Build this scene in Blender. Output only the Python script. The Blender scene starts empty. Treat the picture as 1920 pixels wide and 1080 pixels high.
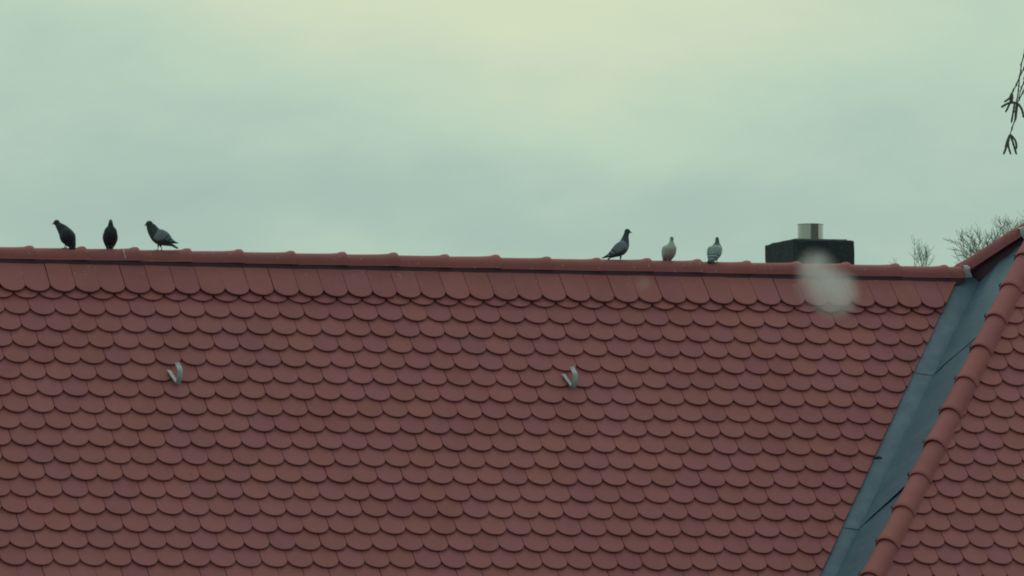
import bpy, math, random
from mathutils import Vector, Matrix, noise
random.seed(7)
S = bpy.context.scene
C = S.collection
PI = math.pi
rad = math.radians

# ------------------------------------------------------------------ camera
AL = rad(43.679)                       # roof pitch
YAW, PIT = rad(16.978), rad(3.638)
CAM = Vector((-11.273, -48.825, -3.423))
cd = bpy.data.cameras.new('camera'); cam = bpy.data.objects.new('camera', cd); C.objects.link(cam)
FW = Vector((math.sin(YAW)*math.cos(PIT), math.cos(YAW)*math.cos(PIT), math.sin(PIT)))
RT = Vector((math.cos(YAW), -math.sin(YAW), 0)); UP = RT.cross(FW)
FPX = 13386.6
cam.matrix_world = Matrix(((RT.x, UP.x, -FW.x, CAM.x), (RT.y, UP.y, -FW.y, CAM.y), (RT.z, UP.z, -FW.z, CAM.z), (0, 0, 0, 1)))
cd.sensor_width = 36; cd.lens = 36*FPX/1920; cd.clip_start = 1; cd.clip_end = 5000
S.camera = cam
S.view_settings.view_transform = 'Standard'; S.view_settings.look = 'None'
S.view_settings.exposure = 0; S.view_settings.gamma = 1
S.render.filter_size = 1.9
try: S.cycles.filter_width = 1.9; S.cycles.volume_bounces = 8; S.cycles.max_bounces = 12
except Exception: pass

# ------------------------------------------------------------------ node helpers
def nd(nt, typ, **kw):
    n = nt.nodes.new(typ)
    for k, v in kw.items():
        if k == 'inp':
            for i, val in v.items():
                if hasattr(val, 'node'): nt.links.new(val, n.inputs[i])
                else: n.inputs[i].default_value = val
        else: setattr(n, k, v)
    return n
def mth(nt, op, a, b=None, c=None, clamp=False):
    i = {0: a}
    if b is not None: i[1] = b
    if c is not None: i[2] = c
    return nd(nt, 'ShaderNodeMath', operation=op, use_clamp=clamp, inp=i).outputs[0]
def mix(nt, f, a, b, mode='MIX'):
    n = nd(nt, 'ShaderNodeMix', data_type='RGBA', blend_type=mode)
    for i, v in ((0, f), (6, a), (7, b)):
        if hasattr(v, 'node'): nt.links.new(v, n.inputs[i])
        else: n.inputs[i].default_value = v if i == 0 else (*v[:3], 1)
    return n.outputs[2]
def lin(r, g, b):
    f = lambda c: (c/255)/12.92 if c/255 <= .04045 else ((c/255+.055)/1.055)**2.4
    return (f(r), f(g), f(b))

# ------------------------------------------------------------------ world: overcast veil over a Nishita sky
SUN_EL, SUN_AZ = rad(48), YAW + rad(12)          # behind the cloud, above and beyond the ridge
w = bpy.data.worlds.new('World'); S.world = w; w.use_nodes = True
nt = w.node_tree; nt.nodes.clear()
sky = nd(nt, 'ShaderNodeTexSky', sky_type='NISHITA', sun_disc=False, sun_elevation=SUN_EL, sun_rotation=SUN_AZ)
bg1 = nd(nt, 'ShaderNodeBackground', inp={0: sky.outputs[0], 1: .08})
tc = nd(nt, 'ShaderNodeTexCoord')
sx = nd(nt, 'ShaderNodeSeparateXYZ', inp={0: tc.outputs['Generated']})
X, Y, Z = sx.outputs
az = mth(nt, 'ARCTAN2', X, Y)
el = mth(nt, 'ARCSINE', Z)
U0 = mth(nt, 'DIVIDE', mth(nt, 'SUBTRACT', az, YAW), .0715)
V0 = mth(nt, 'DIVIDE', mth(nt, 'SUBTRACT', el, PIT), .0402)
vec = nd(nt, 'ShaderNodeCombineXYZ', inp={0: U0, 1: mth(nt, 'MULTIPLY', V0, 1.2), 2: 3.7}).outputs[0]
nz1 = nd(nt, 'ShaderNodeTexNoise', inp={'Vector': vec, 'Scale': 1.5, 'Detail': 5.0, 'Roughness': .48})
nz2 = nd(nt, 'ShaderNodeTexNoise', inp={'Vector': vec, 'Scale': 3.6, 'Detail': 6.0, 'Roughness': .56})
wob = nd(nt, 'ShaderNodeSeparateColor', inp={0: nz1.outputs['Color']})
Uw = mth(nt, 'ADD', U0, mth(nt, 'MULTIPLY', mth(nt, 'SUBTRACT', wob.outputs[0], .5), .8))
Vw = mth(nt, 'ADD', V0, mth(nt, 'MULTIPLY', mth(nt, 'SUBTRACT', wob.outputs[1], .5), .75))
def lobe(cu, cv, su, sv, amp, tilt=0.0):
    a = mth(nt, 'SUBTRACT', Uw, cu); b = mth(nt, 'SUBTRACT', Vw, cv)
    if tilt: b = mth(nt, 'SUBTRACT', b, mth(nt, 'MULTIPLY', a, tilt))
    e = mth(nt, 'ADD', mth(nt, 'POWER', mth(nt, 'ABSOLUTE', mth(nt, 'DIVIDE', a, su)), 2.0), mth(nt, 'POWER', mth(nt, 'ABSOLUTE', mth(nt, 'DIVIDE', b, sv)), 2.0))
    return mth(nt, 'MULTIPLY', mth(nt, 'EXPONENT', mth(nt, 'MULTIPLY', e, -1.0)), amp)
# cloud lightness field: rises with height, with brighter and darker banks
L = mth(nt, 'MULTIPLY_ADD', nd(nt, 'ShaderNodeClamp', inp={0: V0, 1: -1.5, 2: 1.6}).outputs[0], .17, .34)
L = mth(nt, 'ADD', L, lobe(-.04, 1.15, .90, .46, .37, -.05))
L = mth(nt, 'ADD', L, lobe(.22, .62, .34, .24, .07, -.3))
L = mth(nt, 'ADD', L, lobe(-.66, .32, .70, .20, -.13, .06))
L = mth(nt, 'ADD', L, lobe(.55, .26, .60, .17, -.09, -.05))
L = mth(nt, 'ADD', L, lobe(-.85, .80, .35, .2, -.05, .0))
L = mth(nt, 'ADD', L, lobe(-.25, .14, .35, .13, .10, .0))
L = mth(nt, 'ADD', L, lobe(.95, .12, .2, .15, .08, .0))
L = mth(nt, 'ADD', L, mth(nt, 'MULTIPLY', mth(nt, 'SUBTRACT', nz2.outputs[0], .5), .30))
ramp = nd(nt, 'ShaderNodeValToRGB', inp={0: L}); cr = ramp.color_ramp
cr.elements[0].position = .10; cr.elements[0].color = (*lin(152, 177, 172), 1)
cr.elements[1].position = .95; cr.elements[1].color = (*lin(213, 222, 187), 1)
for p, c in ((.36, (168, 193, 180)), (.55, (183, 206, 185)), (.74, (199, 214, 188))):
    e = cr.elements.new(p); e.color = (*lin(*c), 1)
# dark ground haze below the horizon, heavier cloud away from the hidden sun
az_d = mth(nt, 'COSINE', mth(nt, 'SUBTRACT', az, SUN_AZ))
side = mth(nt, 'MULTIPLY_ADD', az_d, .17, .85)
below = mth(nt, 'MULTIPLY_ADD', el, 30.0, 1.2, clamp=True)
# dark band added in the unseen sky, to streak flue reflections and dim tile tails
band_az = nd(nt, 'ShaderNodeMapRange', interpolation_type='SMOOTHSTEP', inp={0: mth(nt, 'COSINE', mth(nt, 'SUBTRACT', az, YAW + rad(142))), 1: .72, 2: .86}).outputs[0]
band_el = nd(nt, 'ShaderNodeMapRange', interpolation_type='SMOOTHSTEP', inp={0: el, 1: .20, 2: .13}).outputs[0]
side = mth(nt, 'MULTIPLY', side, mth(nt, 'SUBTRACT', 1.0, mth(nt, 'MULTIPLY', mth(nt, 'MULTIPLY', band_az, band_el), .85)))
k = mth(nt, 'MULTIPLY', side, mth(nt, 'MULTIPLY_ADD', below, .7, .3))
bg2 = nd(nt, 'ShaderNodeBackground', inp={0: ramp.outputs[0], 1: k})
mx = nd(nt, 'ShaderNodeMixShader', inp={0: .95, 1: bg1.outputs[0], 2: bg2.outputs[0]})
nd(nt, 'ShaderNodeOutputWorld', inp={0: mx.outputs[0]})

sd = bpy.data.lights.new('sun', 'SUN'); so = bpy.data.objects.new('sun', sd); C.objects.link(so)
sd.energy = .55; sd.angle = rad(35); sd.color = (1.0, .97, .82)
sdir = Vector((math.sin(SUN_AZ)*math.cos(SUN_EL), math.cos(SUN_AZ)*math.cos(SUN_EL), math.sin(SUN_EL)))
so.rotation_euler = sdir.to_track_quat('Z', 'Y').to_euler()

# ------------------------------------------------------------------ mesh helpers
def ray(px, py): return FW + RT*((px-960)/FPX) + UP*((540-py)/FPX)
def at(px, py, dist):                      # a point at a given distance from the camera position
    return CAM + ray(px, py)*dist
class MB:
    def __init__(s): s.v = []; s.f = []; s.c = []
    def add(s, vs, fs, col=None):
        b = len(s.v); s.v += [tuple(v) for v in vs]; s.f += [tuple(i+b for i in f) for f in fs]
        s.c += [col if col is not None else (0, 0, 0, 1)]*len(vs)
    def box(s, lo, hi, M=None):
        P = [Vector((x, y, z)) for x in (lo[0], hi[0]) for y in (lo[1], hi[1]) for z in (lo[2], hi[2])]
        if M: P = [M @ p for p in P]
        s.add(P, [(0, 1, 3, 2), (4, 6, 7, 5), (0, 4, 5, 1), (2, 3, 7, 6), (0, 2, 6, 4), (1, 5, 7, 3)])
    def tube(s, pts, rs, n=6, cap=True, col=None):
        pts = [Vector(p) for p in pts]; vs = []; fs = []
        ref = Vector((0, 0, 1)); N = len(pts)
        for i, p in enumerate(pts):
            t = (pts[min(i+1, N-1)]-pts[max(i-1, 0)])
            t = t.normalized() if t.length > 1e-9 else Vector((0, 0, 1))
            if i == 0:
                a = t.cross(ref if abs(t.z) < .9 else Vector((1, 0, 0))).normalized()
            else:
                a = (a - t*a.dot(t)).normalized()
            b = t.cross(a); r = rs[i] if isinstance(rs, (list, tuple)) else rs
            for k in range(n):
                an = 2*PI*k/n; vs.append(p + (a*math.cos(an)+b*math.sin(an))*r)
        for i in range(N-1):
            for k in range(n):
                k2 = (k+1) % n; fs.append((i*n+k, i*n+k2, (i+1)*n+k2, (i+1)*n+k))
        if cap: fs.append(tuple(range(n))[::-1]); fs.append(tuple((N-1)*n+k for k in range(n)))
        s.add(vs, fs, col)
    def build(s, name, mat, parent=None, smooth=None):
        me = bpy.data.meshes.new(name); me.from_pydata(s.v, [], s.f)
        if any(c != (0, 0, 0, 1) for c in s.c):
            at_ = me.color_attributes.new('Col', 'FLOAT_COLOR', 'POINT')
            at_.data.foreach_set('color', [x for c in s.c for x in c])
        me.materials.append(mat); me.update()
        if smooth is not None:
            me.polygons.foreach_set('use_smooth', [True]*len(me.polygons))
            if smooth < 180: me.set_sharp_from_angle(angle=rad(smooth))
        o = bpy.data.objects.new(name, me); C.objects.link(o)
        if parent: o.parent = parent
        return o
def tag(o, label=None, cat=None, group=None, kind=None):
    if label: o['label'] = label
    if cat: o['category'] = cat
    if group: o['group'] = group
    if kind: o['kind'] = kind
def empty(name, loc=(0, 0, 0)):
    o = bpy.data.objects.new(name, None); C.objects.link(o); o.location = loc; return o

# ------------------------------------------------------------------ materials
def newmat(name):
    m = bpy.data.materials.new(name); m.use_nodes = True
    t = m.node_tree; b = t.nodes['Principled BSDF']; return m, t, b
def simple(name, col, rough=.7, metal=0, var=.25, scale=8, bump=0.0, bscale=60):
    m, t, b = newmat(name)
    o = nd(t, 'ShaderNodeTexCoord').outputs['Object']
    n = nd(t, 'ShaderNodeTexNoise', inp={'Vector': o, 'Scale': scale, 'Detail': 6.0, 'Roughness': .6})
    c = mix(t, n.outputs[0], [x*(1-var) for x in col], [x*(1+var) for x in col])
    t.links.new(c, b.inputs['Base Color'])
    b.inputs['Roughness'].default_value = rough; b.inputs['Metallic'].default_value = metal
    if bump:
        n2 = nd(t, 'ShaderNodeTexNoise', inp={'Vector': o, 'Scale': bscale, 'Detail': 5.0})
        bp = nd(t, 'ShaderNodeBump', inp={'Strength': bump, 'Distance': .004, 'Height': n2.outputs[0]})
        t.links.new(bp.outputs[0], b.inputs['Normal'])
    return m
def tile_mat(name, base):
    m, t, b = newmat(name)
    o = nd(t, 'ShaderNodeTexCoord').outputs['Object']
    at_ = nd(t, 'ShaderNodeAttribute', attribute_name='Col')
    sc = nd(t, 'ShaderNodeSeparateColor', inp={0: at_.outputs['Color']})
    r1, r2 = sc.outputs[0], sc.outputs[1]
    n1 = nd(t, 'ShaderNodeTexNoise', inp={'Vector': o, 'Scale': 9.0, 'Detail': 6.0, 'Roughness': .62})
    n2 = nd(t, 'ShaderNodeTexNoise', inp={'Vector': o, 'Scale': 1.1, 'Detail': 3.0})
    n3 = nd(t, 'ShaderNodeTexNoise', inp={'Vector': o, 'Scale': 140.0, 'Detail': 3.0})
    warm = [base[0]*1.08, base[1]*1.04, base[2]*.84]; cool = [base[0]*.94, base[1]*.93, base[2]*1.16]
    h = mth(t, 'ADD', mth(t, 'MULTIPLY_ADD', r1, .42, .04), mth(t, 'MULTIPLY', n1.outputs[0], .5))
    c = mix(t, h, warm, cool)
    v = mth(t, 'ADD', mth(t, 'MULTIPLY', mth(t, 'SUBTRACT', r2, .5), .12), mth(t, 'MULTIPLY', mth(t, 'SUBTRACT', n1.outputs[0], .5), .30))
    v = mth(t, 'ADD', v, mth(t, 'MULTIPLY', mth(t, 'SUBTRACT', n2.outputs[0], .5), .22))
    v = mth(t, 'ADD', v, mth(t, 'MULTIPLY', mth(t, 'SUBTRACT', n3.outputs[0], .5), .16))
    v = mth(t, 'ADD', v, 1.0)
    cc = nd(t, 'ShaderNodeCombineColor', inp={0: v, 1: v, 2: v}).outputs[0]
    c = mix(t, 1.0, c, cc, 'MULTIPLY')
    # scattered lichen specks
    vo = nd(t, 'ShaderNodeTexVoronoi', inp={'Vector': o, 'Scale': 7.0})
    sp = mth(t, 'LESS_THAN', vo.outputs['Distance'], .055)
    rs = nd(t, 'ShaderNodeSeparateColor', inp={0: vo.outputs['Color']})
    sp = mth(t, 'MULTIPLY', sp, mth(t, 'GREATER_THAN', rs.outputs[0], .86))
    c = mix(t, mth(t, 'MULTIPLY', sp, .55), c, (.05, .035, .03))
    # pigeon droppings spattered near the ridge
    zz = nd(t, 'ShaderNodeSeparateXYZ', inp={0: o}).outputs[2]
    near = nd(t, 'ShaderNodeMapRange', inp={0: zz, 1: -.32, 2: -.06}).outputs[0]
    v2 = nd(t, 'ShaderNodeTexVoronoi', inp={'Vector': o, 'Scale': 26.0})
    n5 = nd(t, 'ShaderNodeTexNoise', inp={'Vector': o, 'Scale': 120.0, 'Detail': 2.0})
    q = nd(t, 'ShaderNodeSeparateColor', inp={0: v2.outputs['Color']})
    s2 = mth(t, 'LESS_THAN', mth(t, 'MULTIPLY', v2.outputs['Distance'], mth(t, 'MULTIPLY_ADD', n5.outputs[0], 2.0, .2)), .17)
    s2 = mth(t, 'MULTIPLY', s2, mth(t, 'GREATER_THAN', mth(t, 'MULTIPLY', q.outputs[0], near), .58))
    c = mix(t, mth(t, 'MULTIPLY', s2, .55), c, (.50, .47, .45))
    t.links.new(c, b.inputs['Base Color'])
    b.inputs['Roughness'].default_value = .78; b.inputs['Specular IOR Level'].default_value = .3
    bp = nd(t, 'ShaderNodeBump', inp={'Strength': .35, 'Distance': .002, 'Height': n3.outputs[0]})
    t.links.new(bp.outputs[0], b.inputs['Normal'])
    return m
M_TILE = tile_mat('clay_tile', (.335, .112, .133))
M_RIDGE = tile_mat('clay_ridge', (.360, .118, .138))
M_DARK = simple('dark_underlay', (.035, .025, .032), .95)
M_MORTAR = simple('ridge_mortar', (.085, .040, .072), .95, bump=.6)
M_WALL = simple('render_wall', (.55, .50, .42), .9, bump=.3)
M_LEAD = simple('lead_sheet', (.26, .27, .31), .6, .3, .25, 14, .3, 30)
M_HOOK = simple('galvanised_steel', (.31, .33, .40), .5, .45, .45, 30)
M_CLIP = simple('dark_clip', (.04, .03, .04), .6, .3)
M_DROP = simple('dropping_white', (.52, .50, .47), .9, 0, .3, 90)

def metal_mat():
    m, t, b = newmat('blue_grey_flashing')
    o = nd(t, 'ShaderNodeTexCoord').outputs['Object']
    mp = nd(t, 'ShaderNodeMapping', inp={0: o, 'Scale': (3, 1.2, 1.2)})
    n = nd(t, 'ShaderNodeTexNoise', inp={'Vector': mp.outputs[0], 'Scale': 2.5, 'Detail': 7.0, 'Roughness': .62})
    n2 = nd(t, 'ShaderNodeTexNoise', inp={'Vector': o, 'Scale': 26.0, 'Detail': 5.0, 'Roughness': .7})
    r = nd(t, 'ShaderNodeMapRange', inp={0: n.outputs[0], 1: .3, 2: .7})
    c = mix(t, r.outputs[0], (.074, .134, .222), (.108, .190, .295))
    c = mix(t, mth(t, 'MULTIPLY', n2.outputs[0], .35), c, (.13, .20, .31))
    t.links.new(c, b.inputs['Base Color'])
    b.inputs['Metallic'].default_value = .15; b.inputs['Roughness'].default_value = .55
    n4 = nd(t, 'ShaderNodeTexNoise', inp={'Vector': o, 'Scale': 6.0, 'Detail': 2.0})
    bp = nd(t, 'ShaderNodeBump', inp={'Strength': .5, 'Distance': .02, 'Height': n4.outputs[0]})
    t.links.new(bp.outputs[0], b.inputs['Normal'])
    return m
M_METAL = metal_mat()

# ------------------------------------------------------------------ ground
g = MB(); g.add([(-900, -900, -9), (900, -900, -9), (900, 900, -9), (-900, 900, -9)], [(0, 1, 2, 3)])
gm = simple('grass_ground', (.07, .09, .045), .95, 0, .4, .6)
go = g.build('ground', gm); tag(go, kind='structure')

# ------------------------------------------------------------------ the house
house = empty('tiled_house', (0, 0, -9))
tag(house, 'red clay tiled house with a dark chimney and blue-grey metal valley', 'house')
def hb(mb, name, mat, parent=None, smooth=None):
    o = mb.build(name, mat, smooth=smooth)
    o.parent = parent or house
    if (parent or house) is house: o.location = (0, 0, 9)
    return o
sA, cA = math.sin(AL), math.cos(AL)
NRM = Vector((0, -sA, cA)); DWN = Vector((0, -cA, -sA)); EX = Vector((1, 0, 0))
TA = math.tan(AL); TB = 1.137; XE = 7.245; Q2 = .68
EAVE = 5.25
VD = Vector((-.84, -1, -TA))                         # direction of valley and hip (per metre of y)
P_APEX = Vector((XE + Q2/2*TA/TB, -Q2/2, Q2/2*TA)); E_PT = Vector((XE, 0, 0))

def clip(poly, f):                                   # keep f >= 0
    out = []
    for i in range(len(poly)):
        a, b = poly[i], poly[(i+1) % len(poly)]; fa, fb = f(a), f(b)
        if fa >= 0: out.append(a)
        if fa*fb < 0:
            k = fa/(fa-fb); out.append((a[0]+(b[0]-a[0])*k, a[1]+(b[1]-a[1])*k))
    return out
TW, TT = .1786, .0185
def tile_poly(xc, s, head, rot, na=12):              # rounded beaver-tail, cusps at s, tip below
    R = .0905; hw = TW/2; th = math.asin(hw/R); base = R*math.cos(th)
    pts = []
    for i in range(na+1):
        a = -th + 2*th*i/na
        pts.append((R*math.sin(a), R*math.cos(a)-base))
    pts = [(-hw, -head)] + pts + [(hw, -head)]
    cr_, sr_ = math.cos(rot), math.sin(rot)
    return [(xc + p[0]*cr_ - p[1]*sr_, s + p[0]*sr_ + p[1]*cr_) for p in pts]
def add_tile(mb, poly, scus, org, lift=0.0, tilt=.098):
    # plane coordinate (x, s) -> world; the tail lies on the reference plane, the head sinks below it
    if len(poly) < 3: return
    n = len(poly); cx = sum(p[0] for p in poly)/n; cy = sum(p[1] for p in poly)/n
    col = (random.random(), random.random(), random.random(), 1)
    tw = random.uniform(-.006, .006)
    def W(p, h):
        hh = lift + h - (scus + .06 - p[1])*tilt + (p[0]-cx)*tw
        return org + EX*p[0] + DWN*p[1] + NRM*hh
    def ins(p, d):
        v = Vector((p[0]-cx, p[1]-cy)); l = v.length
        return (p[0]-v.x/l*d, p[1]-v.y/l*d)
    vs = [W(ins(p, .0035), 0) for p in poly] + [W(ins(p, .0006), -.0022) for p in poly] + [W(p, -.005) for p in poly] + [W(ins(p, .009), -TT) for p in poly]
    fs = [tuple(range(n))[::-1]]
    for r in range(3):
        for i in range(n):
            j = (i+1) % n; fs.append((r*n+i, r*n+j, (r+1)*n+j, (r+1)*n+i))
    mb.add(vs, fs, col)

def jit(a): return random.uniform(-a, a)
# field A (main roof): cut by the metal edge of the valley
mA = MB()
CUTJ = [jit_ for jit_ in (random.uniform(-.005, .005) for _ in range(60))]
edgeA = lambda p: (7.06 - .813*p[1]*cA + CUTJ[int(p[1]/.1731) % 60]) - p[0]       # x of the tile cut for distance s down the slope
def rowA(k): return .2324 + .1731*k
XL, XR = -4.6, 7.3
rows = [(.347, 0.0, 0, .33)] + [(rowA(k), .5*(k % 2), k, .24) for k in range(1, 29)]
for s, ph, k, head in rows:
    i0 = int(XL/.18); i1 = int(XR/.18)+2
    rj = jit(.0025)
    for i in range(i0, i1):
        xc = (i + ph + .5)*.18 + jit(.0016)
        sc = s + jit(.0016) + rj
        odd = random.random() < .04
        if odd: sc += jit(.005); xc += jit(.0015)
        poly = tile_poly(xc, sc, head, jit(.018 if odd else .006))
        if k == 0: poly = clip(poly, lambda p: p[1]-.07)
        poly = clip(poly, edgeA)
        add_tile(mA, poly, sc, Vector((0, 0, 0)), lift=(.017 if k == 0 else 0)+jit(.0011), tilt=(.055 if k == 0 else .098))
roofA = hb(mA, 'roof', M_TILE)
# field C (wing roof): the same slope standing further forward, cut by the hip
mC = MB()
orgC = Vector((0, -Q2, 0))
def hipx(s):                                           # x on the hip line for s measured from z = 0
    return P_APEX.x - .84*((s*sA + P_APEX.z)/TA)
rowsC = [1.2389-.0056+.1714*k for k in range(-10, 25)]
for k, s in enumerate(rowsC):
    ph = .68 if k % 2 == 0 else .18
    rj = jit(.0025); drift = -.0016*(k-10)*0
    for i in range(22, 70):
        xc = (i + ph + .5)*.18 + jit(.0016); sc = s + jit(.0016) + rj
        if xc > 12.2: continue
        poly = tile_poly(xc, sc, .24, jit(.006))
        poly = clip(poly, lambda p: p[0] - hipx(p[1]) - .03)
        poly = clip(poly, lambda p: p[1] + P_APEX.z/sA - .07)
        add_tile(mC, poly, sc, orgC, lift=jit(.0009))
wing = hb(mC, 'wing_roof', M_TILE)
# boarding below the tiles and the plain back slopes
ud = MB()
def slab(mb, pts, nrm, d0, d1):
    n = len(pts); pts = [Vector(p) for p in pts]
    mb.add([p+nrm*d0 for p in pts]+[p+nrm*d1 for p in pts], [tuple(range(n)), tuple(range(2*n-1, n-1, -1))]+[(i, i+n, (i+1) % n+n, (i+1) % n) for i in range(n)])
def vx(s): return XE - .84*s*cA
slab(ud, [(-4.6, 0, 0), tuple(E_PT), tuple(Vector((vx(EAVE), -EAVE*cA, -EAVE*sA))), (-4.6, -EAVE*cA, -EAVE*sA)], NRM, -.075, -.11)
sC = EAVE
slab(ud, [tuple(P_APEX), (12.2, P_APEX.y, P_APEX.z), (12.2, -Q2-sC*cA, -sC*sA), (hipx(sC), -Q2-sC*cA, -sC*sA)], NRM, -.075, -.11)
hb(ud, 'roof_boarding', M_DARK)
bk = MB()
NB = Vector((0, sA, cA))
slab(bk, [(-4.6, 0, 0), (-4.6, EAVE*cA, -EAVE*sA), (12.2, EAVE*cA, -EAVE*sA), (12.2, -Q2/2, P_APEX.z), tuple(P_APEX+Vector((.03, .07, -.067))), tuple(E_PT+Vector((.02, .07, -.067)))], NB, -.03, -.07)
hb(bk, 'back_roof', M_TILE)
# walls
wl = MB()
ye = EAVE*cA; ze = -EAVE*sA
wl.box((-4.4, -ye+.45, -9), (5.2, ye-.4, ze+.15)); wl.box((5.21, -ye-Q2+.45, -9), (12.0, ye-.41, ze+.14))
wl.add([(-4.4, -ye+.46, ze+.16), (-4.4, ye-.42, ze+.16), (-4.4, 0, -.16), (-4.1, -ye+.46, ze+.16), (-4.1, ye-.42, ze+.16), (-4.1, 0, -.16)], [(0, 2, 1), (3, 4, 5), (0, 3, 5, 2), (1, 2, 5, 4)])
wl.add([(12.0, -ye-.2, ze+.16), (12.0, ye-.42, ze+.16), (12.0, -Q2/2, P_APEX.z-.2), (11.7, -ye-.2, ze+.16), (11.7, ye-.42, ze+.16), (11.7, -Q2/2, P_APEX.z-.2)], [(0, 1, 2), (3, 5, 4), (0, 2, 5, 3), (1, 4, 5, 2)])
hb(wl, 'wall', M_WALL)

# ridge and hip caps: half-round tapered tiles with a swollen collar at the lapping end
def caps(mb, P0, t, up, count, pitch, R=.075, drop=.035, skirt=.016, L=None, knob=True, jt=.0012, wide=.010, lip=0.0):
    t = t.normalized(); up = (up - t*up.dot(t)).normalized(); side = t.cross(up)
    L = L or pitch+.035
    prof = [(0, .0), (.1, .0), (.3, .0005), (.5, .001), (.66, .002), (.76, .004), (.84, .0065), (.90, .009), (.93, .0105), (.965, .0105), (.985, .008), (1.0, .005)]
    for i in range(count):
        o = P0 + t*(i*pitch + jit(.002)) + up*jit(jt) + side*jit(jt)
        tiltk = jit(.004)
        col = (random.random(), random.random(), random.random(), 1)
        rings = []; na = 20
        rr = [(u, dr, 0) for u, dr in prof] + [(1.0, -.009, 1), (.02, -.013, 1)]
        for u, dr, inner in rr:
            r = R + dr*wide/.0105; pts = []
            c = o + t*(u*L) - up*drop + up*(tiltk*u + .002*u + lip*(u-.3))
            lobe_h = 0.0
            for k in range(na+3):
                if k == 0: a = -PI/2*.96; ex = skirt
                elif k == na+2: a = PI/2*.96; ex = skirt
                else: a = -PI/2*.96 + PI*.96*(k-1)/na; ex = 0
                kn = 0
                if knob and not inner and .86 < u < .99: kn = .006*math.exp(-(a/.33)**2)
                q = c + side*math.sin(a)*(r+kn) + up*math.cos(a)*(r+kn) - up*ex
                if ex: q += side*(.004 if a > 0 else -.004)
                pts.append(q)
            rings.append(pts)
        n = na+3; vs = [p for r_ in rings for p in r_]; fs = []
        m = len(rings)
        for j in range(m):
            j2 = (j+1) % m
            for k in range(n-1): fs.append((j*n+k, j*n+k+1, j2*n+k+1, j2*n+k))
        fs.append(tuple(j*n for j in range(m))); fs.append(tuple(j*n+n-1 for j in range(m))[::-1])
        mb.add(vs, fs, col)
PIT_R = (6.940-.097)/18
rg = MB(); n_left = 12
x_start = .097 - PIT_R*(n_left+1) + .015 - .03
# last cap stops at the valley junction
caps(rg, Vector((x_start, 0, 0)), Vector((1, 0, 0)), Vector((0, 0, 1)), n_left+1+18, PIT_R)
hb(rg, 'ridge_capping', M_RIDGE, smooth=38)
rl = MB(); xl_end = x_start + PIT_R*(n_left+19)
caps(rl, Vector((xl_end, 0, 0)), Vector((1, 0, 0)), Vector((0, 0, 1)), 1, .2, L=.15, knob=False)
hb(rl, 'end_cap', M_RIDGE, smooth=38)
# mortar strip below the ridge caps
mo = MB()
mo.add([(-4.6, -.071, -.02), (-4.6, .071, -.02), (-4.6, .085, -.10), (-4.6, -.083, -.10), (7.09, -.071, -.02), (7.09, .071, -.02), (7.05, .085, -.10), (7.02, -.083, -.10)],
       [(0, 1, 2, 3), (7, 6, 5, 4), (0, 4, 5, 1), (3, 2, 6, 7), (0, 3, 7, 4), (1, 5, 6, 2)])
hb(mo, 'ridge_mortar', M_MORTAR)
# hip: caps from the apex down between metal and wing tiles
vdn = VD.normalized()
RTH = Vector((.012, 0, 0))
upH = (NRM + Vector((-TB, 0, 1)).normalized()).normalized()
hp = MB()
arc0 = Vector((6.58, -.0, 0))
PIT_H = .4035
# align the lapping ends with the joints seen in the photograph
H_first = P_APEX - vdn*.005 + RTH
caps(hp, H_first, vdn, upH, 16, PIT_H, R=.076, drop=.040, skirt=.03, knob=False, wide=.0062, lip=.012)
hb(hp, 'hip_capping', M_RIDGE, smooth=38)
# small dark clips that hold the hip caps, one beside each joint
upn = (upH - vdn*upH.dot(vdn)).normalized(); sdn = vdn.cross(upn)
for i in range(15):
    c = H_first + vdn*(i*PIT_H + PIT_H - .045) - upn*.050
    for a in (1.15,):
        ck = MB(); q = c + (sdn*math.sin(a) + upn*math.cos(a))*.090
        ck.box((-.020, -.014, -.008), (.016, .014, .010), Matrix.Translation(q) @ vdn.to_track_quat('Y', 'Z').to_matrix().to_4x4())
        hb(ck, 'clip', M_CLIP)

# back hip: from the apex down to the main ridge end
bh = MB(); bdir = (E_PT - P_APEX); BL = bdir.length; bdn = bdir.normalized()
BA = P_APEX + Vector((0, 0, -.015)); BB = E_PT + Vector((0, 0, .067)); bdc = (BB-BA).normalized()
caps(bh, BA + bdc*.03, bdc, Vector((-.25, .25, 1)), 1, .2, L=.20, R=.092, drop=.004, knob=False)
caps(bh, BA + bdc*.17, bdc, Vector((-.25, .25, 1)), 1, .4, L=.555, R=.097, drop=0, knob=False)
hb(bh, 'back_hip_capping', M_RIDGE, smooth=38)
# dark bedding below the back hip
bb = MB(); sbd = bdn.cross(Vector((0, 0, 1))).normalized()
q0, q1 = P_APEX + bdn*.05 - Vector((0, 0, .03)), E_PT + bdn*.10 + Vector((0, 0, .035))
bb.add([q0+sbd*.06+Vector((0, 0, .03)), q0-sbd*.06+Vector((0, 0, .03)), q0-sbd*.07-Vector((0, 0, .13)), q0+sbd*.07-Vector((0, 0, .13)), q1+sbd*.06+Vector((0, 0, .03)), q1-sbd*.06+Vector((0, 0, .03)), q1-sbd*.07-Vector((0, 0, .12)), q1+sbd*.07-Vector((0, 0, .12))],
       [(0, 1, 2, 3), (7, 6, 5, 4), (0, 4, 5, 1), (3, 2, 6, 7), (0, 3, 7, 4), (1, 5, 6, 2)])
hb(bb, 'hip_bedding', M_MORTAR)
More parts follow.
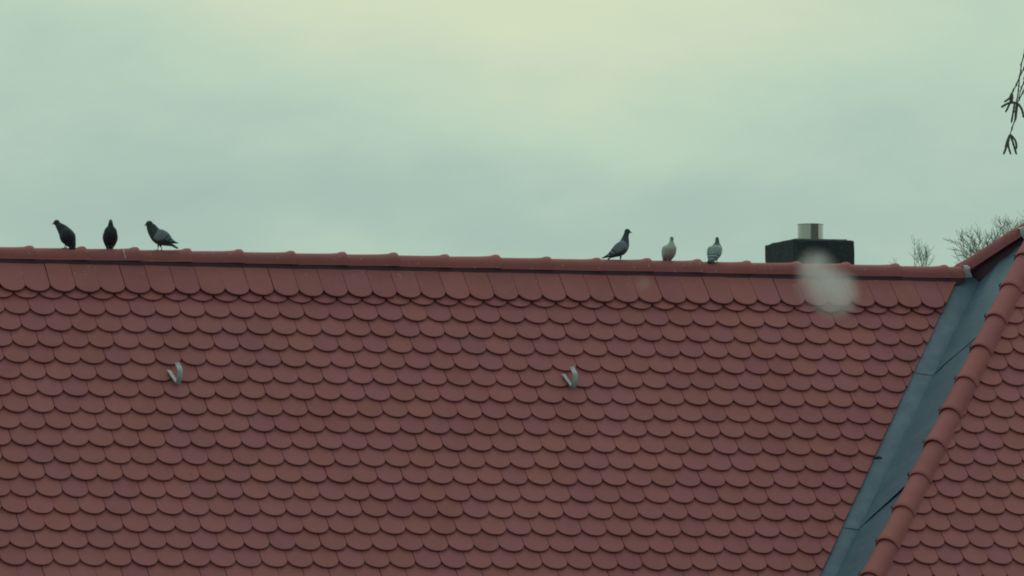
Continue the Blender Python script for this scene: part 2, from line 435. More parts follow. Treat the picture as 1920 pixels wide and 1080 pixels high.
# wing ridge running off to the right from the apex
wr = MB(); caps(wr, Vector((P_APEX.x+.10, P_APEX.y, P_APEX.z)), Vector((1, 0, 0)), Vector((0, 0, 1)), 12, PIT_R)
hb(wr, 'wing_ridge_capping', M_RIDGE, smooth=38)
wm_ = MB(); wm_.box((P_APEX.x+.06, P_APEX.y-.070, P_APEX.z-.16), (12.15, P_APEX.y+.070, P_APEX.z-.02)); hb(wm_, 'wing_ridge_mortar', M_MORTAR)
# lead saddle over the apex and a lead collar where the ridge meets the back hip
ld = MB()
def saddle(mb, c, t, up, R, L, drop, a0=-1.6, a1=1.6):
    t = t.normalized(); up = (up - t*up.dot(t)).normalized(); side = t.cross(up)
    n = 16; vs = []
    for u in (0, .35, .7, 1):
        for k in range(n+1):
            a = a0 + (a1-a0)*k/n; r = R + .0025*math.sin(k*1.9+u*4) + (.002 if u in (0, 1) else 0)
            vs.append(c + t*(u*L + .006*math.sin(k*1.3)) - up*drop + side*math.sin(a)*r + up*math.cos(a)*r)
    m = len(vs); vs += [v - up*.004 for v in vs]
    fs = []
    for j in range(3):
        for k in range(n):
            a = j*(n+1)+k; fs.append((a, a+1, a+n+2, a+n+1)); fs.append((m+a, m+a+n+1, m+a+n+2, m+a+1))
    mb.add(vs, fs)
saddle(ld, P_APEX + vdn*.0 + Vector((-.135, .0, -.075)), Vector((1, -.25, .35)), Vector((0, 0, 1)), .100, .24, .040)
hb(ld, 'lead_saddle', M_LEAD, smooth=60)
lc = MB()
saddle(lc, E_PT + Vector((-.185, 0, 0)), Vector((1, 0, 0)), Vector((0, 0, 1)), .0885, .05, .036)
hb(lc, 'lead_collar', M_LEAD, smooth=60)

# valley flashing: folded sheets lapping each other, left leg on the main slope, right leg up to the hip
NBn = Vector((-TB, 0, 1)).normalized()
vf = MB()
cuts = [-.02, .76, 1.96, 3.4, 4.9]            # metres of y down the valley
def fold(v): return E_PT + VD*v - NRM*.040
for i in range(len(cuts)-1):
    a, b = cuts[i], cuts[i+1] + .06
    ny = 26; lifts = .0035*(len(cuts)-i)
    grid = []
    for j in range(ny+1):
        u = a + (b-a)*j/ny; row = []
        F = fold(u)
        # left leg
        for dx in (-.30, -.22, -.14, -.07, -.02):
            skew = -.035*(abs(dx)/.3)
            v = u + skew*(j/ny)
            F2 = fold(v) if j == ny else F
            wv = .0035*noise.noise(Vector((dx*9, u*3.1, i)))
            row.append(F2 + EX*dx + NRM*(lifts + wv))
        row.append(F + NRM*(lifts-.003) + EX*.0)
        # right leg climbs along the B plane towards the hip line
        wdt = .40
        for w_ in (.05, .16, .3, .45, .62, .8, 1.0):
            q = F + (P_APEX + VD*0 - E_PT).normalized()*(wdt*w_)*1.25 + NBn*0
            kink = .010*math.exp(-((w_-.45+.14*(u-.2))/.07)**2) if u < 1.0 else 0
            row.append(q + NBn*(lifts + kink + .003*noise.noise(Vector((w_*5, u*3, i+7))) + (.015*max(0, j-ny+4)/4 if i == 1 else 0)*w_))
        grid.append(row)
    nc = len(grid[0]); vs = [p for r_ in grid for p in r_]; m = len(vs)
    vs += [p - NRM*.0022 for p in vs]
    fs = []
    for j in range(ny):
        for k_ in range(nc-1):
            q = j*nc+k_; fs.append((q, q+nc, q+nc+1, q+1)); fs.append((m+q, m+q+1, m+q+nc+1, m+q+nc))
    for k_ in range(nc-1):
        q = ny*nc+k_; fs.append((q, m+q, m+q+1, q+1))
    vf.add(vs, fs)
hb(vf, 'valley_flashing', M_METAL, smooth=25)

# droppings: thin splats and runs on ridge caps and top tiles
dr = MB()
# the long white run on the third cap
x = .759; vs = []
for i in range(9):
    a = .35 + 1.15*i/8; wd = .0035+.0015*math.sin(i*2.1); off = .004*math.sin(i*1.1)+.010*math.exp(-((i-0)/2)**2)*-1
    for sg in (-1, 1): vs.append(Vector((x+off+sg*wd, -math.sin(a)*.0880, -.035+math.cos(a)*.0880)))
dr.add(vs, [(2*i, 2*i+1, 2*i+3, 2*i+2) for i in range(8)])
hb(dr, 'bird_dropping', M_DROP)

# ------------------------------------------------------------------ chimney
def chim_mat():
    m, t, b = newmat('mossy_chimney')
    o = nd(t, 'ShaderNodeTexCoord').outputs['Object']
    n = nd(t, 'ShaderNodeTexNoise', inp={'Vector': o, 'Scale': 7.0, 'Detail': 8.0, 'Roughness': .7})
    r = nd(t, 'ShaderNodeMapRange', inp={0: n.outputs[0], 1: .40, 2: .66})
    c = mix(t, r.outputs[0], (.030, .044, .072), (.046, .078, .080))
    n2 = nd(t, 'ShaderNodeTexNoise', inp={'Vector': o, 'Scale': 30.0, 'Detail': 4.0})
    c = mix(t, mth(t, 'MULTIPLY', mth(t, 'GREATER_THAN', n2.outputs[0], .62), .45), c, (.08, .11, .10))
    t.links.new(c, b.inputs['Base Color']); b.inputs['Roughness'].default_value = .95
    bp = nd(t, 'ShaderNodeBump', inp={'Strength': .9, 'Distance': .01, 'Height': n2.outputs[0]})
    t.links.new(bp.outputs[0], b.inputs['Normal']); return m
def px_on(px, py, yv):
    d = ray(px, py); k = (yv-CAM.y)/d.y; return CAM + d*k
yf = .45; dep = .64
cl = px_on(1487, 445, yf); crr = px_on(1602.5, 448, yf)
x0, x1, zt = cl.x, crr.x, cl.z
ch = MB(); nx, nz_ = 14, 12
# a rough rendered block built as a subdivided box
def rough_box(mb, lo, hi, n, amp, seed):
    import itertools
    idx = {}; vs = []
    def V(i, j, k):
        key = (i, j, k)
        if key not in idx:
            p = Vector((lo[0]+(hi[0]-lo[0])*i/n, lo[1]+(hi[1]-lo[1])*j/n, lo[2]+(hi[2]-lo[2])*k/n))
            e = sum(1 for q in (i, j, k) if q in (0, n))
            d = Vector((noise.noise(p*14+Vector((seed, 0, 0))), noise.noise(p*14+Vector((0, seed, 9))), noise.noise(p*14+Vector((3, 0, seed)))))
            cen = (Vector(lo)+Vector(hi))/2
            p = p + d*amp + ((cen-p).normalized()*.006 if e > 1 else Vector())
            idx[key] = len(vs); vs.append(p)
        return idx[key]
    fs = []
    for a in range(n):
        for b in range(n):
            fs += [(V(a, b, 0), V(a, b+1, 0), V(a+1, b+1, 0), V(a+1, b, 0)), (V(a, b, n), V(a+1, b, n), V(a+1, b+1, n), V(a, b+1, n)),
                   (V(a, 0, b), V(a+1, 0, b), V(a+1, 0, b+1), V(a, 0, b+1)), (V(a, n, b), V(a, n, b+1), V(a+1, n, b+1), V(a+1, n, b)),
                   (V(0, a, b), V(0, a, b+1), V(0, a+1, b+1), V(0, a+1, b)), (V(n, a, b), V(n, a+1, b), V(n, a+1, b+1), V(n, a, b+1))]
    mb.add(vs, fs)
rough_box(ch, (x0, yf, -1.3), (x1, yf+dep, zt-.012), 30, .006, 2)
chim = hb(ch, 'chimney', chim_mat(), smooth=50)
cw = MB(); rough_box(cw, (x0+.03, yf+.04, zt-.018), (x1-.04, yf+dep-.04, zt-.004), 12, .003, 5)
cwo = cw.build('chimney_crown', simple('crown_mortar', (.13, .16, .16), .9, bump=.5)); cwo.parent = chim
# stainless flue pipe
def steel_mat():
    m, t, b = newmat('stainless_flue')
    o = nd(t, 'ShaderNodeTexCoord').outputs['Object']
    mp = nd(t, 'ShaderNodeMapping', inp={0: o, 'Scale': (60, 60, 1.0)})
    n = nd(t, 'ShaderNodeTexNoise', inp={'Vector': mp.outputs[0], 'Scale': 1.0, 'Detail': 3.0})
    c = mix(t, n.outputs[0], (.42, .40, .36), (.62, .62, .58))
    t.links.new(c, b.inputs['Base Color']); b.inputs['Metallic'].default_value = 1.0; b.inputs['Roughness'].default_value = .17
    b.inputs['Anisotropic'].default_value = .0
    return m
fl = MB(); pc = px_on(1519.5, 432, yf+dep/2+.0); fr = 24.6/FPX*(pc-CAM).length
zb = zt-.01; ztp = px_on(1519.5, 420.5, yf+dep/2).z
prof = [(fr*.985, zb), (fr*.985, zb+.012), (fr*.97, zb+.013), (fr*.97, ztp-.006), (fr, ztp-.004), (fr, ztp), (fr*.9, ztp), (fr*.9, zb)]
n = 48; vs = []; fs = []
for r_, z_ in prof:
    for k_ in range(n): vs.append((pc.x + r_*math.cos(2*PI*k_/n), pc.y + r_*math.sin(2*PI*k_/n), z_))
for j in range(len(prof)-1):
    for k_ in range(n): fs.append((j*n+k_, j*n+(k_+1) % n, (j+1)*n+(k_+1) % n, (j+1)*n+k_))
fl.add(vs, fs); flo = fl.build('flue_pipe', steel_mat(), smooth=30); flo.parent = chim

# a dead leaf caught on the edge of the valley metal
lf = MB(); d_ = ray(1645, 862); k_ = -(NRM.dot(CAM))/NRM.dot(d_); LB = CAM + d_*k_
lp = [(-.045, .004, .0), (-.02, -.012, .010), (.0, -.010, .016), (.022, -.018, .012), (.040, -.002, .004), (.018, .010, .010), (-.004, .012, .018), (-.022, .008, .008)]
lv = [LB + EX*a + DWN*b + NRM*(c+.004) for a, b, c in lp]
lf.add(lv + [v + NRM*.002 for v in lv], [tuple(range(8))[::-1], tuple(range(8, 16))] + [(i, (i+1) % 8, 8+(i+1) % 8, 8+i) for i in range(8)])
lo = lf.build('dead_leaf', simple('dead_leaf', (.022, .018, .022), .9)); tag(lo, 'tiny dark dead leaf caught at the left edge of the valley metal', 'leaf')

# ------------------------------------------------------------------ roof hooks
def strap(mb, pts, wdir, wd, th):
    pts = [Vector(p) for p in pts]; vs = []; fs = []
    for i, p in enumerate(pts):
        t = (pts[min(i+1, len(pts)-1)]-pts[max(i-1, 0)]).normalized()
        nn = t.cross(wdir).normalized(); w2 = nn.cross(t).normalized()
        for a, b in ((-1, -1), (1, -1), (1, 1), (-1, 1)): vs.append(p + w2*a*wd/2 + nn*b*th/2)
    for i in range(len(pts)-1):
        for k_ in range(4): fs.append((i*4+k_, i*4+(k_+1) % 4, i*4+4+(k_+1) % 4, i*4+4+k_))
    fs.append((3, 2, 1, 0)); e = (len(pts)-1)*4; fs.append((e, e+1, e+2, e+3)); mb.add(vs, fs)
def roof_hook(px, py):
    d = ray(px, py); k_ = -(NRM.dot(CAM))/NRM.dot(d); B = CAM + d*k_       # the bend, on the tile surface
    L_ = lambda x, s, h: B + EX*x + DWN*s + NRM*h
    mb = MB()
    wd = (EX*.95 - NRM*.35).normalized()
    strap(mb, [L_(-.040, -.150, .004), L_(-.026, -.09, .006), L_(-.012, -.03, .010), L_(-.004, -.005, .012)], wd, .036, .005)
    pts = []
    for i in range(11):
        a = i/10
        pts.append(L_(-.004 + .020*math.sin(a*PI*.75), .0 - .16*a + .018*math.sin(a*PI), .012 + .058*math.sin(min(1, a*1.25)*PI*.62)))
    strap(mb, pts, (EX + DWN*.12).normalized(), .036, .005)
    return hb(mb, 'roof_hook', M_HOOK, smooth=30)
roof_hook(334, 722); roof_hook(1075, 729)

# ------------------------------------------------------------------ pigeons
def feather_mat():
    m, t, b = newmat('plumage')
    at_ = nd(t, 'ShaderNodeAttribute', attribute_name='Col')
    o = nd(t, 'ShaderNodeTexCoord').outputs['Object']
    n = nd(t, 'ShaderNodeTexNoise', inp={'Vector': o, 'Scale': 160.0, 'Detail': 4.0})
    v = mth(t, 'MULTIPLY_ADD', n.outputs[0], .6, .7)
    c = mix(t, 1.0, at_.outputs['Color'], nd(t, 'ShaderNodeCombineColor', inp={0: v, 1: v, 2: v}).outputs[0], 'MULTIPLY')
    t.links.new(c, b.inputs['Base Color']); b.inputs['Roughness'].default_value = .62; b.inputs['Specular IOR Level'].default_value = .35
    bp = nd(t, 'ShaderNodeBump', inp={'Strength': .4, 'Distance': .002, 'Height': n.outputs[0]})
    t.links.new(bp.outputs[0], b.inputs['Normal']); return m
M_FEA = feather_mat()
M_BEAK = simple('beak_horn', (.05, .05, .05), .5)
M_EYE = simple('eye_dark', (.02, .012, .01), .2)
def loft(mb, secs, n=18):
    # secs: (x, z, y, half-thickness in the profile plane, lateral half-width)
    P = [Vector((s[0], s[2], s[1])) for s in secs]; vs = []; fs = []
    for i, s in enumerate(secs):
        t = (P[min(i+1, len(P)-1)]-P[max(i-1, 0)]); t.y = 0; t.normalize()
        a = Vector((-t.z, 0, t.x)); b = Vector((0, 1, 0))
        for k in range(n):
            an = 2*PI*k/n; vs.append(P[i] + a*math.sin(an)*(s[3]+.0012) + b*math.cos(an)*(s[4]+.0012))
    for i in range(len(secs)-1):
        for k in range(n): fs.append((i*n+k, i*n+(k+1) % n, (i+1)*n+(k+1) % n, (i+1)*n+k))
    fs.append(tuple(range(n))[::-1]); fs.append(tuple((len(secs)-1)*n+k for k in range(n)))
    mb.add(vs, fs)
def resamp(secs, m=4):                               # smooth the sections with Catmull-Rom
    out = []
    for i in range(len(secs)-1):
        p0, p1, p2, p3 = secs[max(i-1, 0)], secs[i], secs[i+1], secs[min(i+2, len(secs)-1)]
        for j in range(m):
            t = j/m
            out.append(tuple(max(.5*(2*b+(c-a)*t+(2*a-5*b+4*c-d)*t*t+(3*b-a-3*c+d)*t**3), 0.0006) if q > 2 else .5*(2*b+(c-a)*t+(2*a-5*b+4*c-d)*t*t+(3*b-a-3*c+d)*t**3) for q, (a, b, c, d) in enumerate(zip(p0, p1, p2, p3))))
    out.append(secs[-1]); return out
def sphere(mb, c, rx, ry, rz, n=14):
    vs = []; fs = []
    for i in range(1, n):
        for k in range(n*2):
            a, b = PI*i/n, PI*k/n; vs.append((c[0]+rx*math.sin(a)*math.cos(b), c[1]+ry*math.sin(a)*math.sin(b), c[2]+rz*math.cos(a)))
    m = n*2
    for i in range(n-2):
        for k in range(m): fs.append((i*m+k, (i+1)*m+k, (i+1)*m+(k+1) % m, i*m+(k+1) % m))
    T = len(vs); vs += [(c[0], c[1], c[2]+rz), (c[0], c[1], c[2]-rz)]
    for k in range(m): fs.append((T, k, (k+1) % m)); fs.append((T+1, (n-2)*m+(k+1) % m, (n-2)*m+k))
    mb.add(vs, fs)
def remeshed(mb, voxel):
    o = mb.build('raw', M_FEA)
    md = o.modifiers.new('r', 'REMESH'); md.mode = 'VOXEL'; md.voxel_size = voxel
    ms = o.modifiers.new('s', 'SMOOTH'); ms.factor = .5; ms.iterations = 4
    dg = bpy.context.evaluated_depsgraph_get(); dg.update()
    me = bpy.data.meshes.new_from_object(o.evaluated_get(dg)); raw = o.data
    bpy.data.objects.remove(o); bpy.data.meshes.remove(raw); return me

def pigeon(x, z, heading, prof, head, pal, label, legs, y=0.0, head_yaw=0.0, scale=1.0, roll=0):
    """prof: dict body / wing / tail sections in metres, forward = +x; origin between the feet."""
    mb = MB()
    loft(mb, resamp([(a, b, 0, r, w_) for a, b, r, w_ in prof['body']]), 22)
    hx, hz, hr = head; hr += .0014
    sphere(mb, (hx, 0, hz), hr*1.08, hr*.84, hr)
    sphere(mb, (hx+hr*.55*math.cos(head_yaw), hr*.55*math.sin(head_yaw), hz-hr*.15), hr*.62, hr*.55, hr*.52)
    for sg in (-1, 1):
        loft(mb, resamp([(a, b, sg*yo, h, th) for a, b, yo, h, th in prof['wing']]), 14)
    loft(mb, resamp([(a, b, 0, h, w_) for a, b, h, w_ in prof['tail']]), 14)
    for (lx, ly, ux, uz) in legs:
        mb.tube([(ux, ly, uz), ((lx+ux)/2-.004, ly, uz*.5), (lx, ly, .004)], [.008, .0036, .003], 8)
        for ta, tl in ((0, .026), (.55, .022), (-.55, .022), (PI, .015)):
            mb.tube([(lx, ly, .004), (lx+math.cos(ta)*tl*.6, ly+math.sin(ta)*tl*.6, .0045), (lx+math.cos(ta)*tl, ly+math.sin(ta)*tl, .002)], [.003, .0027, .0018], 6)
    me = remeshed(mb, .0023)
    me.name = 'pigeon'
    # plumage by region
    wg = prof['wing']; A = Vector((wg[0][0], wg[0][1])); Bv = Vector((wg[-1][0], wg[-1][1])); D = (Bv-A); WL = D.length; D.normalize()
    nx_, nz2_ = prof['neck']                            # a point on the collar line and the direction to the head
    hd = (Vector((hx, hz))-Vector((nx_, nz2_))).normalized()
    ca = me.color_attributes.new('Col', 'FLOAT_COLOR', 'POINT'); cols = []
    sm = lambda a, b, v: max(0, min(1, (v-a)/(b-a)))**1
    mixc = lambda p, q, k: tuple(p[i]+(q[i]-p[i])*k for i in range(3))
    for vt in me.vertices:
        p = vt.co; q = Vector((p.x, p.z)); rel = q-A
        u = rel.dot(D)/WL; v = rel.x*(-D.y)+rel.y*D.x
        c = mixc(pal['belly'], pal['breast'], sm(.03, .10, p.z))
        lim = prof.get('wy', .03)*.55
        wm = sm(lim, lim+.012, abs(p.y)) if u < .5 else 1
        wing_here = (1 if (u > .02 and vt.normal.z > -.35) else 0)*max(wm, sm(.0, .5, vt.normal.z)) if u > 0 else 0
        wc = pal['wing']
        for bc, bw in ((.50, .028), (.66, .032)):
            bu = u + abs(v)*.9*0 + v*1.6 - .02
            if abs(bu-bc) < bw: wc = mixc(wc, pal['bar'], 1-abs(bu-bc)/bw*.4)
            elif abs(bu-bc-.07) < .025: wc = mixc(wc, pal.get('pale', pal['wing']), .8)
        if u > .74: wc = mixc(wc, pal['prim'], sm(.74, .82, u))
        c = mixc(c, wc, min(1, wing_here))
        if u > .86: c = pal['tail'] if v < 0 else pal['prim']
        c = mixc(c, pal['head'], sm(-.008, .008, (q-Vector((nx_, nz2_))).dot(hd)))
        c = mixc(c, pal['top'], sm(-.01, .01, (q-Vector((hx, hz))).dot(hd)+.010))
        if p.z < .028 and abs(p.x-legs[0][0]) < .04 and u < .6: c = pal['leg']
        cols += [*c, 1]
    ca.data.foreach_set('color', cols)
    me.polygons.foreach_set('use_smooth', [True]*len(me.polygons))
    o = bpy.data.objects.new('pigeon', me); C.objects.link(o)
    if not me.materials: me.materials.append(M_FEA)
    th = heading - YAW
    o.location = (x, y, z); o.rotation_euler = (roll, 0, th); o.scale = (scale,)*3
    tag(o, label, 'pigeon', 'pigeons perched on the roof ridge')
    bm = MB(); cy, sy = math.cos(head_yaw), math.sin(head_yaw)
    bd = Vector((cy*.94, sy*.94, -.34)); b0 = Vector((hx+hr*.75*cy, hr*.75*sy, hz-hr*.12))
    bm.tube([b0, b0+bd*.010, b0+bd*.017, b0+bd*.022+Vector((0, 0, -.002))], [.0058, .0044, .0026, .0008], 8)
    bo = bm.build('beak', M_BEAK, o, 180)
    cm = MB(); sphere(cm, b0+bd*.006+Vector((0, 0, .0035)), .0042, .0042, .003, 6)
    co = cm.build('cere', simple('cere_white', (.4, .42, .4), .8), o, 180)
    for sg in (-1, 1):
        em = MB(); sp = Vector((hx, 0, hz+hr*.08)) + Vector((cy*hr*.45-sg*sy*hr*.72, sy*hr*.45+sg*cy*hr*.72, 0))
        sphere(em, sp, .0026, .0026, .0026, 6); em.build('eye', M_EYE, o, 180)
    return o

def conv(pts, ox, oy, k, sgn=1):                       # profile measured on the photograph -> metres
    return [((sgn*(p[0]-ox))/k, (oy-p[1])/k, *[q/k for q in p[2:]]) for p in pts]
K1 = 3495.0
# striding profile, neck up, tail low behind (fourth bird)
profD = dict(
    body=conv([(840, 205, 40, 36), (828, 250, 62, 50), (812, 310, 66, 54), (794, 385, 86, 74), (775, 475, 116, 118), (738, 575, 148, 160), (668, 672, 152, 172), (580, 738, 118, 150), (495, 795, 76, 105), (420, 850, 40, 62)], 675, 968, K1),
    wing=conv([(800, 500, 105, 40, 20), (730, 560, 140, 112, 36), (620, 640, 150, 122, 34), (500, 735, 125, 90, 26), (370, 820, 80, 42, 14), (270, 862, 52, 20, 8), (195, 890, 40, 6, 4)], 675, 968, K1),
    tail=conv([(480, 790, 34, 60), (400, 875, 20, 66), (322, 958, 10, 82)], 675, 968, K1), neck=((735-675)/K1, (968-455)/K1), wy=.03)
DARK = dict(head=(0.027, 0.046, 0.058), top=(0.032, 0.049, 0.062), breast=(0.022, 0.030, 0.058), belly=(0.022, 0.028, 0.055), wing=(0.027, 0.032, 0.062), bar=(0.014, 0.018, 0.033), prim=(0.019, 0.027, 0.047), tail=(0.016, 0.024, 0.040), leg=(0.189, 0.162, 0.200))
GREY = dict(head=(0.061, 0.086, 0.116), top=(0.051, 0.081, 0.093), breast=(0.115, 0.155, 0.210), belly=(0.068, 0.095, 0.132), wing=(0.211, 0.270, 0.359), bar=(0.030, 0.046, 0.065), pale=(0.270, 0.338, 0.428), prim=(0.047, 0.074, 0.096), tail=(0.041, 0.065, 0.085), leg=(0.203, 0.216, 0.186))
GREYC = dict(GREY, head=(0.035, 0.062, 0.068), top=(0.038, 0.065, 0.071), breast=(0.047, 0.061, 0.085), belly=(0.061, 0.074, 0.106), wing=(0.218, 0.268, 0.344), pale=(0.179, 0.227, 0.280))
WHITE = dict(head=(0.558, 0.651, 0.618), top=(0.264, 0.372, 0.391), breast=(0.527, 0.574, 0.586), belly=(0.372, 0.357, 0.391), wing=(0.465, 0.542, 0.537), bar=(0.310, 0.341, 0.342), pale=(0.496, 0.558, 0.553), prim=(0.139, 0.171, 0.179), tail=(0.054, 0.070, 0.073), leg=(0.465, 0.403, 0.391))
PALE = dict(head=(0.098, 0.143, 0.164), top=(0.104, 0.156, 0.172), breast=(0.260, 0.338, 0.386), belly=(0.156, 0.208, 0.257), wing=(0.329, 0.434, 0.493), bar=(0.039, 0.072, 0.086), pale=(0.508, 0.628, 0.707), prim=(0.091, 0.143, 0.179), tail=(0.078, 0.117, 0.143), leg=(0.260, 0.260, 0.243))
# hunched, body steep, tail hanging (first bird)
profA = dict(
    body=conv([(305, 225, 40, 40), (322, 265, 62, 52), (365, 325, 90, 68), (435, 395, 124, 92), (505, 475, 155, 130), (565, 565, 185, 165), (612, 650, 180, 160), (660, 740, 130, 120), (700, 810, 85, 95)], 540, 892, K1, -1),
    wing=conv([(500, 430, 100, 50, 20), (560, 500, 135, 110, 34), (625, 590, 145, 120, 34), (680, 690, 120, 88, 26), (730, 780, 80, 50, 16), (770, 850, 55, 18, 8)], 540, 892, K1, -1),
    tail=conv([(670, 760, 70, 80), (700, 830, 75, 80), (715, 905, 80, 80)], 540, 892, K1, -1), neck=((540-440)/K1, (892-330)/K1), wy=.03)
K2 = 2933.0
# leaning left, heavy dark neck, pale wing (third bird)
profC = dict(
    body=conv([(1140, 250, 40, 36), (1152, 290, 78, 54), (1190, 350, 104, 70), (1240, 430, 122, 100), (1315, 510, 148, 132), (1400, 572, 142, 145), (1480, 620, 104, 125), (1560, 665, 62, 82), (1610, 690, 40, 50)], 1350, 818, K2, -1),
    wing=conv([(1320, 410, 95, 34, 18), (1385, 460, 122, 92, 30), (1470, 535, 130, 100, 30), (1560, 598, 104, 62, 22), (1650, 640, 66, 28, 10), (1740, 662, 40, 6, 4)], 1350, 818, K2, -1),
    tail=conv([(1560, 660, 34, 50), (1650, 722, 24, 54), (1740, 772, 14, 62)], 1350, 818, K2, -1), neck=((1350-1300)/K2, (818-420)/K2), wy=.028)
def upright(hk=1.0, tz=0.0, fat=1.0, nk=1.0):
    return dict(
        body=[(.030, .190*hk, .011, .010), (.029, .178*hk, .0150, .0125*nk), (.027, .160*hk, .0185, .0160*nk), (.023, .140*hk, .028, .030*nk), (.016, .118*hk, .039, .0425*fat), (.004, .094, .0445, .0445*fat), (-.012, .070, .0430, .0440*fat), (-.032, .050, .033, .036*fat), (-.050, .034, .021, .026)],
        wing=[(.012, .122, .024*fat, .008, .006), (.000, .106, .0345*fat, .028, .012), (-.020, .080, .0390*fat, .034, .010), (-.042, .050, .033, .026, .008), (-.066, .020, .020, .014, .005), (-.088, -.006, .013, .003, .002)],
        tail=[(-.045, .040, .012, .020), (-.066, .016+tz, .008, .022), (-.086, -.006+tz, .005, .027)], neck=(.014, .135*hk), wy=.03)
HP = PI/2
pigeon(.352, .0385, PI-.30, profA, ((540-300)/K1, (892-245)/K1, .0200), DARK, 'all dark hunched pigeon facing left at the far left of the ridge', [(.004, .014, .0, .045), (.004, -.014, .0, .045)])
up_ = upright(1.03, fat=1.08, nk=1.25)
pigeon(.672, .0385, -HP+.12, up_, (.031, .196, .0138), DARK, 'slim black pigeon seen head-on with its neck stretched up', [(.0, .014, -.004, .035), (.0, -.014, -.004, .035)], y=-.01)
pigeon(1.030, .0385, PI-.12, profC, ((1350-1140)/K2, (818-262)/K2, .0225), GREYC, 'grey-winged pigeon with thick dark neck leaning left, third from the left', [(.013, .012, .006, .04), (-.015, -.012, -.004, .04)])
pigeon(4.452, .030, 0.0, profD, ((843-675)/K1, (968-213)/K1, .0185), GREY, 'slate grey pigeon in profile facing right with its tail down on the ridge', [(.002, .010, .0, .036), (.004, -.012, .002, .036)])
upE = upright(.92, .0, .98, .95)
pigeon(4.822, .027, -HP+.42, upE, (.030, .174, .0130), WHITE, 'whitish pigeon with a small head facing the viewer', [(.0, .014, -.004, .035), (.0, -.014, -.004, .035)], y=-.01)
upF = upright(.95, .010, 1.02, 1.0)
pigeon(5.172, .029, HP-.50, upF, (.026, .180, .0130), PALE, 'light grey pigeon with black wing bars seen from behind, nearest the chimney', [(.0, .014, -.004, .035), (.0, -.014, -.004, .035)], head_yaw=.35)

# ------------------------------------------------------------------ trees
M_BARK = simple('bark', (.075, .075, .065), .95, 0, .35, 3)
M_TWIG = simple('fine_twigs', (.26, .28, .25), .95)
def grow(mb, p, d, r, L, depth, spread, rng, twig=.006, updraft=.25, wander=.16):
    n = 4; pts = [p.copy()]; rs = [r]
    for i in range(n):
        d = (d + Vector((rng.gauss(0, wander), rng.gauss(0, wander), rng.gauss(0, wander*.6)+updraft*.2))).normalized()
        p = p + d*(L/n); pts.append(p.copy()); rs.append(max(r*(1-.5*(i+1)/n), twig*.7))
    mb.tube(pts, rs, 5 if r > .03 else 3, cap=False)
    if depth == 0: return
    for i in range(rng.choice((3, 4, 4))):
        j = rng.choice((2, 3, 4, 4)); a = Vector((rng.gauss(0, 1), rng.gauss(0, 1), rng.gauss(0, .5))); a = (a - d*a.dot(d)).normalized()
        nd_ = (d*math.cos(spread) + a*math.sin(spread)*rng.uniform(.7, 1.2)).normalized()
        grow(mb, pts[j], nd_, max(rs[j]*.72, twig), L*rng.uniform(.6, .82), depth-1, spread*rng.uniform(.85, 1.1), rng, twig, updraft, wander)
def bare_tree(px_, py_top, dist, width, seed, label, depth, limbs, r0, name='bare_tree', crown_h=6.0, L0=2.0, spread=.62, twig=.010):
    rng = random.Random(seed)
    top = at(px_, py_top, dist); base = Vector((top.x, top.y, -9)); H = top.z+9
    o = empty(name, tuple(base)); tag(o, label, 'tree', 'bare trees behind the ridge')
    tr = MB(); pts = []
    for i in range(9):
        t_ = i/8; pts.append(Vector((math.sin(t_*3+seed)*.25*t_, math.cos(t_*2+seed)*.2*t_, (H-crown_h*.72)*t_)))
    tr.tube(pts, [r0*(1-.55*i/8) for i in range(9)], 10); to = tr.build('trunk', M_BARK, o, 180)
    cr_ = MB(); top_ = pts[-1]
    for i in range(limbs):
        a = 2*PI*i/limbs + rng.uniform(-.4, .4); j = 8 if i % 3 else rng.choice((6, 7))
        tlt = rng.uniform(.15, width)
        grow(cr_, pts[j].copy(), Vector((math.cos(a)*tlt, math.sin(a)*tlt, 1)).normalized(), r0*.34, L0*rng.uniform(.85, 1.1), depth, spread, rng, twig)
    fr_ = rng.uniform(0, 6)
    for i in range(26):                                  # side limbs all the way up, shorter towards the top
        h = .30 + .50*i/25; q = h*8; j = int(q); p_ = pts[j].lerp(pts[min(j+1, 8)], q-j); a = fr_ + i*2.4
        grow(cr_, p_, Vector((math.cos(a), math.sin(a), rng.uniform(.35, .8))).normalized(), r0*.30, L0*(2.3-1.5*i/25), 3, spread, rng, twig*1.4)
    co = cr_.build('crown', M_TWIG, o)
    # fit the crown so that its highest twig is where the tree's top is
    mz = max(v.co.z for v in co.data.vertices); zb = top_.z; k_ = (H-zb)/(mz-zb)
    for v in co.data.vertices:
        if v.co.z > zb: v.co.z = zb + (v.co.z-zb)*k_
    return o
bare_tree(1724, 440, 230, .30, 11, 'slender faint bare tree between the chimney and the back hip', 3, 4, .11, crown_h=3.2, L0=.95, spread=.36, twig=.0072)
bare_tree(1836, 402, 210, .8, 5, 'wide bare tree with curved limbs rising behind the back hip', 4, 7, .20, crown_h=3.2, L0=.98, spread=.50, twig=.0072)
bare_tree(1905, 390, 250, .6, 23, 'bare tree showing only its top above the back hip at right edge', 4, 5, .20, crown_h=3.4, L0=1.1, spread=.5, twig=.0078)

